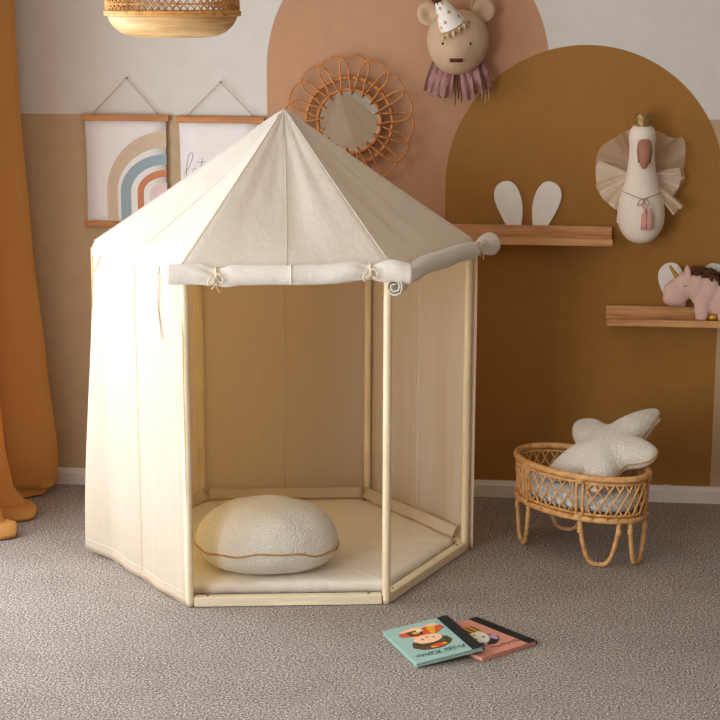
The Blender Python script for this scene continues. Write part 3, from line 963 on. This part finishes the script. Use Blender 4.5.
# ------------------------------------------------------------------ mirror
def mirror_mat():
    t = NT('mirror glass'); b = t.n('ShaderNodeBsdfPrincipled')
    n = t.noise(3, 2); b.inputs['Base Color'].default_value = (.9, .9, .88, 1); b.inputs['Metallic'].default_value = 1
    t.l(t.math('MULTIPLY', n, .03), b.inputs['Roughness']); t.l(b.outputs[0], t.out.inputs[0]); return t.m
MC = Vector((-.041, -.022, 1.480))
mir = thing('rattan_mirror', 'round wall mirror in a flower shaped rattan frame behind the tent roof', 'mirror', (MC.x, 0, MC.z))
G().lathe(MC, [(0, .0), (.118, .0), (.118, .010), (0, .010)], 64, axis=(0, 1, 0)).build('mirror_glass', mirror_mat(), mir, smoothed=False)
def circ(r, y, rad, n=80):
    return G().tube([MC + Vector((r * math.cos(a), y, r * math.sin(a))) for a in [2 * PI * i / n for i in range(n)]], rad, 8, closed=True)
circ(.122, -.006, .0068).build('inner_ring', M_rattan_d, mir)
circ(.166, -.004, .0078).build('outer_ring', M_rattan_d, mir)
NP = 16
for i in range(NP):
    th = math.radians(84.5 + 360 / NP * i)
    pts = []
    prof_ = [(-.040, .094), (-.0425, .115), (-.0475, .155), (-.054, .186), (-.0555, .208), (-.048, .231), (-.028, .2445), (0, .249)]
    prof_ = prof_ + [(-a, b) for a, b in reversed(prof_[:-1])]
    # smooth via Catmull-Rom
    P2 = [Vector((a, b, 0)) for a, b in prof_]
    for s_ in range(len(P2) - 1):
        p0, p1, p2, p3 = P2[max(0, s_ - 1)], P2[s_], P2[s_ + 1], P2[min(len(P2) - 1, s_ + 2)]
        for t in (0, .25, .5, .75):
            pts.append(.5 * ((2 * p1) + (p2 - p0) * t + (2 * p0 - 5 * p1 + 4 * p2 - p3) * t * t + (3 * p1 - p0 - 3 * p2 + p3) * t ** 3))
    pts.append(P2[-1])
    n_ = len(pts)
    w3 = [MC + Vector((p.y * math.cos(th) - p.x * math.sin(th), -.012 - .004 * math.sin(PI * j / n_) + (.010 * (j / n_) - .005), p.y * math.sin(th) + p.x * math.cos(th))) for j, p in enumerate(pts)]
    lp = G().tube(w3, .0040, 7).build('rattan_loop', M_rattan_d, mir)
    for rr, dy in ((.122, -.010), (.166, -.008)):
        for sgn in (-1, 1):
            off = (.0425 if rr < .14 else .0478) * sgn; al = math.sqrt(rr * rr - off * off)
            c2 = MC + Vector((al * math.cos(th) - off * math.sin(th), dy, al * math.sin(th) + off * math.cos(th)))
            G().ell(c2, (.0068, .009, .0068), None, 8, 6).build('binding', M_rattan_d, lp)

# ------------------------------------------------------------------ wall hangings
M_paper = simple('print paper', srgb(232, 228, 224), .8, .01, 5)
bandm = [simple('beige ink', srgb(206, 184, 158), .9, .03, 60), simple('blue grey ink', srgb(150, 168, 176), .9, .03, 60), simple('terracotta ink', srgb(200, 132, 94), .9, .03, 60), simple('blush ink', srgb(224, 200, 194), .9, .03, 60)]
def hanging(x0, x1, zt, zb, nail, label, tilt=0.0):
    o = thing('wall_hanging', label, 'wall print', ((x0 + x1) / 2, 0, zb))
    pad = .011
    def bar(z):
        return G().box((x0 - pad, -.026, z), (x1 + pad, -.010, z + .024))
    bar(zt).build('hanger_bar', M_oak_bar, o, smoothed=False, bevel=.003)
    bar(zb - .022).build('hanger_bar', M_oak_bar, o, smoothed=False, bevel=.003)
    def pap(u, v): return Vector((x0 + (x1 - x0) * u + .004 * math.sin(PI * v) * (1 - 2 * u), -.018 - .003 * math.sin(PI * v), zb + (zt - zb) * v))
    pp = G().grid(pap, 4, 12).build('paper', M_paper, o, solid=.0012)
    nx, nzz = nail
    l, r = x0 + .03, x1 - .03
    G().tube([(l, -.018, zt + .024), (nx, -.016, nzz), (r, -.018, zt + .024)], .0018, 6).build('cord', M_cord, o)
    G().tube([(nx, 0, nzz), (nx, -.022, nzz + .001)], .003, 8).build('nail', M_screw, o)
    return o, pp
o, pp = hanging(-1.079, -.756, 1.474, 1.079, (-.911, 1.637), 'rainbow art print on oak hanger bars, nearest the curtain')
RU = .000912
cxr, czr = -.757, 1.474 - (525 - 218) * RU
bands = [((262, 265), (217, 195)), ((203, 167), (158, 123)), ((130, 100), (102, 70)), ((75, 45), None)]
for (bo, bi), m_ in zip(bands, bandm):
    def arc(r, n=30):
        pts = [(cxr - r[0] * RU, 1.081)]
        pts += [(cxr - r[0] * RU * math.cos(a), czr + r[1] * RU * math.sin(a)) for a in [PI / 2 * i / n for i in range(n + 1)]]
        return pts
    A1 = arc(bo); A2 = arc(bi) if bi else [(cxr, 1.081)] + [(cxr, czr)] * 31
    def yy(z): return -.0188 - .003 * math.sin(PI * max(0, min(1, (z - 1.079) / .395))) - .0003
    g = G(); n_ = len(A1)
    g.add([(x, yy(z), z) for x, z in A1] + [(x, yy(z), z) for x, z in A2], [(i, i + 1, n_ + i + 1, n_ + i) for i in range(n_ - 1)])
    g.build('rainbow_band', m_, pp)
o, pp = hanging(-.706, -.381, 1.469, 1.075, (-.542, 1.624), 'white lettered art print on oak hanger bars, half hidden behind the tent roof')
M_ink = simple('black ink', srgb(52, 50, 50), .9, .02)
def catmull(P, k=8):
    P = [Vector((a, b, 0)) for a, b in P]; out = []
    for s_ in range(len(P) - 1):
        p0, p1, p2, p3 = P[max(0, s_ - 1)], P[s_], P[s_ + 1], P[min(len(P) - 1, s_ + 2)]
        for i in range(k):
            t = i / k
            out.append(.5 * ((2 * p1) + (p2 - p0) * t + (2 * p0 - 5 * p1 + 4 * p2 - p3) * t * t + (3 * p1 - p0 - 3 * p2 + p3) * t ** 3))
    return out + [P[-1]]
# handwritten "let": tall looped l, small e, crossed t (units of the print, metres)
LET = [[(-.008, .02), (.010, .045), (.026, .085), (.028, .106), (.020, .112), (.010, .098), (.003, .060), (.001, .018), (.006, .002), (.018, .004), (.030, .018), (.040, .034), (.038, .044), (.030, .038), (.028, .016), (.036, .003), (.050, .012), (.062, .050), (.068, .088), (.064, .060), (.060, .020), (.066, .003), (.080, .008)],
       [(.044, .073), (.060, .070), (.082, .075)]]
g = G()
for st in LET:
    g.tube([(-.680 + p.x * .95, -.0225, 1.256 + p.y * .86) for p in catmull(st)], .0011, 5, flat=.5)
g.build('lettering', M_ink, pp)

# ------------------------------------------------------------------ pendant lamp
LC = Vector((-.465, -1.25, 1.885)); LR = .2085
lamp = thing('pendant_lamp', 'woven bamboo pendant lamp with pale bowl bottom hanging from the ceiling', 'lamp', (LC.x, LC.y, ZC))
G().lathe(LC, [(0, -.070), (.05, -.0705), (.10, -.0695), (.135, -.065), (.163, -.054), (.184, -.037), (.197, -.018), (.203, .0), (.200, .002), (.18, -.030), (.13, -.058), (0, -.064)], 72).build('bowl', M_bamboo, lamp)
g = G()
for z_, r_ in ((.001, LR), (.008, LR + .0005)):
    g.tube([LC + Vector((r_ * math.cos(a), r_ * math.sin(a), z_)) for a in [2 * PI * i / 72 for i in range(72)]], .0052, 8, closed=True)
g.build('band', M_bamboo_w, lamp)
def shade_r(t): return .204 * (1 - .35 * t ** 2.2) if t < 1 else .13
g = G()
NS_ = 56
for i in range(NS_):
    for sg in (1, -1):
        pts = []
        for j in range(25):
            t = j / 24
            a = 2 * PI * (i + .5 * (sg > 0)) / NS_ + sg * t * 1.15
            r = shade_r(t) + .0015 * sg * math.cos(j * PI)
            pts.append(LC + Vector((r * math.cos(a), r * math.sin(a), .012 + .263 * t)))
        g.tube(pts, .0046, 4, flat=.3, up=(0, 0, 1))
for j in range(14):
    t = j / 13
    r = shade_r(t)
    g.tube([LC + Vector((r * math.cos(a), r * math.sin(a), .012 + .263 * t)) for a in [2 * PI * i / 60 for i in range(60)]], .0028, 5, closed=True)
g.build('woven_shade', M_bamboo_w, lamp)
M_black = simple('dark cable', srgb(60, 50, 42), .6, .05)
G().tube([LC + UPV * .27, LC + UPV * .4, (LC.x, LC.y, ZC - .02)], .0035, 8).build('cable', M_black, lamp)
G().lathe((LC.x, LC.y, ZC - .001), [(0, -.03), (.035, -.028), (.05, -.012), (.052, 0)], 24).build('ceiling_rose', M_bamboo_w, lamp)
G().lathe(LC + UPV * .20, [(.018, .08), (.020, .05), (.020, .0), (0, 0)], 16).build('bulb_socket', M_black, lamp)
g = G()
for a in (0, PI / 3 * 2, PI / 3 * 4):
    g.tube([LC + UPV * .262, LC + Vector((.132 * math.cos(a), .132 * math.sin(a), .272))], .003, 6)
g.build('hanger_bracket', M_black, lamp)

# ------------------------------------------------------------------ curtain
M_curtain = cloth('ochre curtain', srgb(220, 164, 96), .30, srgb(236, 176, 98), .2, .12, 8, (1, 1, .25))
def interp(tab, z):
    for (z0, x0), (z1, x1) in zip(tab, tab[1:]):
        if z0 <= z <= z1:
            t = (z - z0) / (z1 - z0); t = t * t * (3 - 2 * t) * .4 + t * .6
            return x0 + (x1 - x0) * t
    return tab[-1][1] if z > tab[-1][0] else tab[0][1]
PK = [[(0, -1.206), (.08, -1.190), (.17, -1.186), (.53, -1.228), (.97, -1.272), (1.55, -1.296), (2.5, -1.312)],
      [(0, -1.205), (.03, -1.225), (.107, -1.288), (.27, -1.318), (.50, -1.335), (1.3, -1.330), (2.5, -1.335)],
      [(0, -1.22), (.05, -1.25), (.2, -1.30), (.6, -1.33), (2.5, -1.335)]]
def curtain(u, v):
    y = -.030 - .78 * u
    q = max(0, (v - .9) / .1)
    z = 2.5 - 2.46 * min(1, v / .9) ** .93
    k = min(2, int(u * 3)); t = u * 3 - k
    sh = math.sin(PI * t) ** .75
    sh *= 1 - .10 * math.sin(PI * t) * abs(math.sin(2 * PI * t + .4))
    x = -1.435 + (interp(PK[k], z) + 1.435) * sh
    x += .010 * nz(u * 9, v * 2.5, 1) * sh + .006 * nz(u * 22, v * 3, 4) * sh
    low = smooth(.55, .9, v)
    y += .018 * nz(u * 6, v * 3, 8) * low - .03 * low * (k > 0)
    if q > 0:
        if k == 0:      # the hem folds under itself
            x += (-.035 * math.sin(q * PI * .5) + .012 * math.sin(u * 40)) * sh
            z = .04 - .034 * q + .006 * abs(nz(u * 20, q * 2))
            y -= .03 * q * t
        else:           # the surplus length lies in heaps on the carpet
            x += (.050 + .02 * math.sin(u * 26)) * math.sin(q * PI * .62) * sh
            z = .006 + .034 * math.cos(q * PI / 2) + .022 * math.sin(q * PI) * (.6 + .4 * math.sin(u * 31 + 1)) + .008 * abs(nz(u * 14, q * 3))
            y -= .06 * q
    return Vector((max(x, -1.452), min(y, -.022), max(z, .004)))
cur = G().grid(curtain, 200, 110).build('curtain', M_curtain, None, solid=.0016, loc=(-1.36, -.4, 0))
tag(cur, 'floor length ochre curtain with its hem heaped on the carpet at the left edge', 'curtain')
G().tube([(-1.36, .0 - .01, 2.52), (-1.36, -4.3, 2.52)], .013, 12).build('curtain_rod', M_oak_bar, None, loc=(-1.36, -2.1, 2.52))
rod = bpy.data.objects['curtain_rod']; rod['kind'] = 'structure'; rod.name = 'trim_2'

# ------------------------------------------------------------------ books
M_teal = simple('teal book cover', srgb(150, 182, 172), .45, .03, 30)
M_pinkb = simple('salmon pink book cover', srgb(214, 146, 124), .45, .03, 30)
M_blackc = simple('black cloth spine', srgb(34, 31, 28), .8, .1, 200, .3, 500)
M_pages = simple('white page block', srgb(232, 222, 210), .9, .06, 4, stretch=(1, 1, 600))
M_skin = simple('peach ink', srgb(236, 190, 152), .5, .02); M_hair = simple('brown ink', srgb(92, 66, 46), .5, .25, 120)
M_red = simple('red ink', srgb(206, 84, 46), .5, .04); M_yel = simple('yellow ink', srgb(222, 160, 44), .5, .04)
M_dk = simple('charcoal ink', srgb(46, 42, 40), .5, .04); M_ivory = simple('ivory ink', srgb(226, 222, 206), .5, .02)
M_lilac = simple('lilac ink', srgb(176, 156, 190), .5, .03); M_green = simple('leaf green ink', srgb(78, 100, 70), .5, .05)
def book(B, ex, ey, w, h, th, cover, label, tilt, pages):
    """B: spine corner at the foot of the cover; ex from spine to fore edge, ey from foot to head; tilt: drop along ex"""
    B = Vector(B); ex = Vector((*ex, 0)).normalized(); ey = Vector((*ey, 0)).normalized()
    ex = (ex - UPV * (tilt / w)).normalized()
    nn = ex.cross(ey)
    if nn.z < 0: nn = -nn
    f = lambda x, y, z: B + ex * x + ey * y + nn * z          # z = 0 at the cover top
    o = thing('picture_book', label, 'book', f(w / 2, h / 2, -th))
    def slab(x0, x1, y0, y1, z0, z1, name, m, parent=o, bevel=.0008):
        g = G(); vs = [f(x, y, z) for z in (z0, z1) for x, y in ((x0, y0), (x1, y0), (x1, y1), (x0, y1))]
        g.add(vs, [(3, 2, 1, 0), (4, 5, 6, 7), (0, 1, 5, 4), (1, 2, 6, 5), (2, 3, 7, 6), (3, 0, 4, 7)])
        return g.build(name, m, parent, smoothed=False, bevel=bevel)
    ct = .0026
    front = slab(0, w, 0, h, -ct, 0, 'front_cover', cover)
    slab(0, w, 0, h, -th, -th + ct, 'back_cover', cover)
    slab(.003, w - .003, .003, h - .003, -th + ct, -ct, 'page_block', pages, bevel=0)
    sp = G()
    W = .036
    sp_pts = [(W, .0007), (-.0005, .0007), (-.0018, -.001), (-.0020, -th / 2), (-.0018, -th + .001), (-.0005, -th - .0005), (W, -th - .0005), (W, -th), (0, -th), (-.0008, -th / 2), (0, 0), (W, 0)]
    sp.prism(sp_pts, lambda x, z, d: f(x, -.0005 + (h + .001) * d, z), 1.0)
    sp.build('spine', M_blackc, o, smoothed=False)
    L = [.0009]
    def shape(pts, name, m):
        L[0] += .00012
        z = L[0]
        G().prism([(x * w, y * h) for x, y in pts], lambda x, y, d: f(x, y, z * (1 if d == 0 else 1) - (d and .0004)), 1).build(name, m, front, smoothed=False)
    def ellipse(cx, cy, rx, ry, name, m, n=28, wob=0):
        shape([(cx + rx * math.cos(a) * (1 + wob * math.sin(a * 9)), cy + ry * math.sin(a) * (1 + wob * math.cos(a * 7))) for a in [2 * PI * i / n for i in range(n)]], name, m)
    def text(body, cx, cy, size, m, shear=.35):
        cu = bpy.data.curves.new('t', 'FONT'); cu.body = body; cu.size = size; cu.shear = shear; cu.offset = 0.0; cu.align_x = 'CENTER'; cu.resolution_u = 3
        tmp = bpy.data.objects.new('t', cu); COL.objects.link(tmp)
        dg = bpy.context.evaluated_depsgraph_get(); me = tmp.evaluated_get(dg).to_mesh()
        g = G(); g.add([f(w * cx - v.co.x, h * cy + v.co.y, .0011) for v in me.vertices], [tuple(p.vertices) for p in me.polygons])
        tmp.evaluated_get(dg).to_mesh_clear(); bpy.data.objects.remove(tmp); bpy.data.curves.remove(cu)
        # reading direction runs from spine towards the fore edge
        return g.build('lettering', m, front, smoothed=False)
    def text2(body, cx, cy, size, m, shear=.35):
        cu = bpy.data.curves.new('t', 'FONT'); cu.body = body; cu.size = size; cu.shear = shear; cu.offset = 0.0; cu.align_x = 'CENTER'; cu.resolution_u = 3
        tmp = bpy.data.objects.new('t', cu); COL.objects.link(tmp)
        dg = bpy.context.evaluated_depsgraph_get(); me = tmp.evaluated_get(dg).to_mesh()
        g = G(); g.add([f(w * cx + v.co.x, h * cy + v.co.y, .0011) for v in me.vertices], [tuple(p.vertices) for p in me.polygons])
        tmp.evaluated_get(dg).to_mesh_clear(); bpy.data.objects.remove(tmp); bpy.data.curves.remove(cu)
        return g.build('lettering', m, front, smoothed=False)
    return o, shape, ellipse, text2, f, front
o, shape, ell_, txt, f, fr = book((.427, -1.506, .0410), (-.9036, -.4284), (.4284, -.9036), .218, .286, .0125, M_teal,
    'teal picture book with black spine and a girl in a red dress on its cover', .0265, simple('tinted page block', srgb(150, 172, 160), .9, .06, 4, stretch=(1, 1, 600)))
ell_(.55, .595, .285, .165, 'hair', M_hair, 40, .03)
shape([(.40, .40), (.72, .40), (.70, .33), (.40, .33)], 'neck', M_skin)
shape([(.25, .13), (.34, .11), (.46, .15), (.62, .11), (.80, .16), (.84, .24), (.72, .37), (.55, .40), (.40, .37), (.26, .24)], 'arms', M_skin)
shape([(.22, .20), (.32, .20), (.44, .16), (.55, .20), (.70, .20), (.86, .20), (.86, .28), (.70, .36), (.55, .40), (.40, .39), (.28, .33), (.20, .27)], 'dress', M_red)
shape([(.30, .20), (.43, .17), (.44, .38), (.38, .38)], 'dress_panel', M_yel)
shape([(.52, .20), (.74, .21), (.72, .33), (.54, .34)], 'dress_panel', M_dk)
ell_(.62, .27, .06, .035, 'dress_flower', M_yel); ell_(.55, .23, .05, .03, 'dress_flower', M_ivory); ell_(.68, .24, .03, .02, 'dress_flower', M_green)
ell_(.55, .485, .205, .115, 'face', M_skin, 36)
for cx in (.46, .63): ell_(cx, .475, .018, .014, 'eye', M_dk, 14)
ell_(.545, .44, .022, .012, 'lips', M_red, 14)
for i, (cx, cy, m_) in enumerate(((.42, .695, M_yel), (.47, .72, M_red), (.53, .73, M_red), (.58, .715, M_yel), (.49, .69, M_red), (.55, .695, M_red), (.38, .62, M_green), (.68, .62, M_green), (.75, .55, M_green), (.34, .55, M_green))):
    ell_(cx, cy, .045 if m_ is not M_green else .03, .030 if m_ is not M_green else .022, 'hair_flower', m_, 16, .1)
txt('Frida Kahlo', .54, .81, .034, M_dk, .28)
txt('little people, big dreams', .54, .885, .0088, M_dk, .0)
o, shape, ell_, txt, f, fr = book((.519, -1.435, .0135), (-.709, -.705), (.705, -.709), .228, .268, .0125, M_pinkb,
    'salmon pink picture book with black spine lying half under the teal book', 0, simple('blush page block', srgb(222, 170, 152), .9, .06, 4, stretch=(1, 1, 600)))
ell_(.55, .60, .25, .17, 'hair', M_dk, 40, .06)
shape([(.34, .52), (.42, .60), (.40, .68), (.36, .70), (.30, .60)], 'hair_ribbon', M_lilac)
shape([(.30, .28), (.40, .18), (.72, .18), (.82, .28), (.74, .38), (.38, .38)], 'top', M_yel)
for i in range(6):
    x = .33 + .08 * i
    shape([(x, .20), (x + .03, .20), (x + .035, .37), (x + .005, .37)], 'stripe', M_dk)
shape([(.38, .38), (.74, .38), (.74, .56), (.66, .66), (.56, .70), (.46, .64), (.38, .54)], 'face', M_ivory)
for cx in (.48, .63): ell_(cx, .55, .028, .02, 'eye', M_dk, 14)
ell_(.55, .45, .03, .014, 'lips', M_red, 14)
shape([(.62, .68), (.68, .74), (.64, .77), (.58, .70)], 'hair_ribbon', M_lilac)
def scribble(cx, cy, W_, H_, n, seed):
    rnd = random.Random(seed); pts = []
    for i in range(n):
        pts.append((cx - W_ / 2 + W_ * i / (n - 1) + rnd.uniform(-.004, .004), cy + H_ * (rnd.uniform(.1, .6) if i % 2 else rnd.uniform(-.4, .0)) * (1.6 if i in (1, 9) else 1)))
    return catmull(pts, 5)
g = G().tube([f(p.x * .228, p.y * .268, .0012) for p in scribble(.42, .84, .50, .07, 22, 3)], .0009, 5, flat=.4)
g.build('lettering', M_dk, fr)

# ------------------------------------------------------------------ light
w = bpy.data.worlds.new('world'); sc.world = w; w.use_nodes = True
bg = w.node_tree.nodes['Background']; bg.inputs[0].default_value = (.80, .88, 1.0, 1); bg.inputs[1].default_value = 0.5
def area(name, loc, rot, sx, sy, power, col):
    l = bpy.data.lights.new(name, 'AREA'); l.shape = 'RECTANGLE'; l.size = sx; l.size_y = sy; l.energy = power; l.color = col
    o = bpy.data.objects.new(name, l); COL.objects.link(o); o.location = loc; o.rotation_euler = rot; return o
# daylight entering through the window in the left wall
for (a_, b_), pw, lc in zip(WINS, (79, 198), ((.86, .94, 1.0), (.95, .98, 1.0))):
    area('window_daylight', (XL - .22, (a_ + b_) / 2, (WZ0 + WZ1) / 2), (0, -PI / 2, 0), WZ1 - WZ0, b_ - a_, pw, lc)

vs_ = sc.view_settings
vs_.view_transform = 'Standard'; vs_.look = 'None'; vs_.exposure = 0.0; vs_.gamma = 1.0; vs_.use_curve_mapping = False
sc.display_settings.display_device = 'sRGB'
try: sc.cycles.max_bounces = 10; sc.cycles.diffuse_bounces = 6; sc.cycles.transparent_max_bounces = 16
except Exception: pass
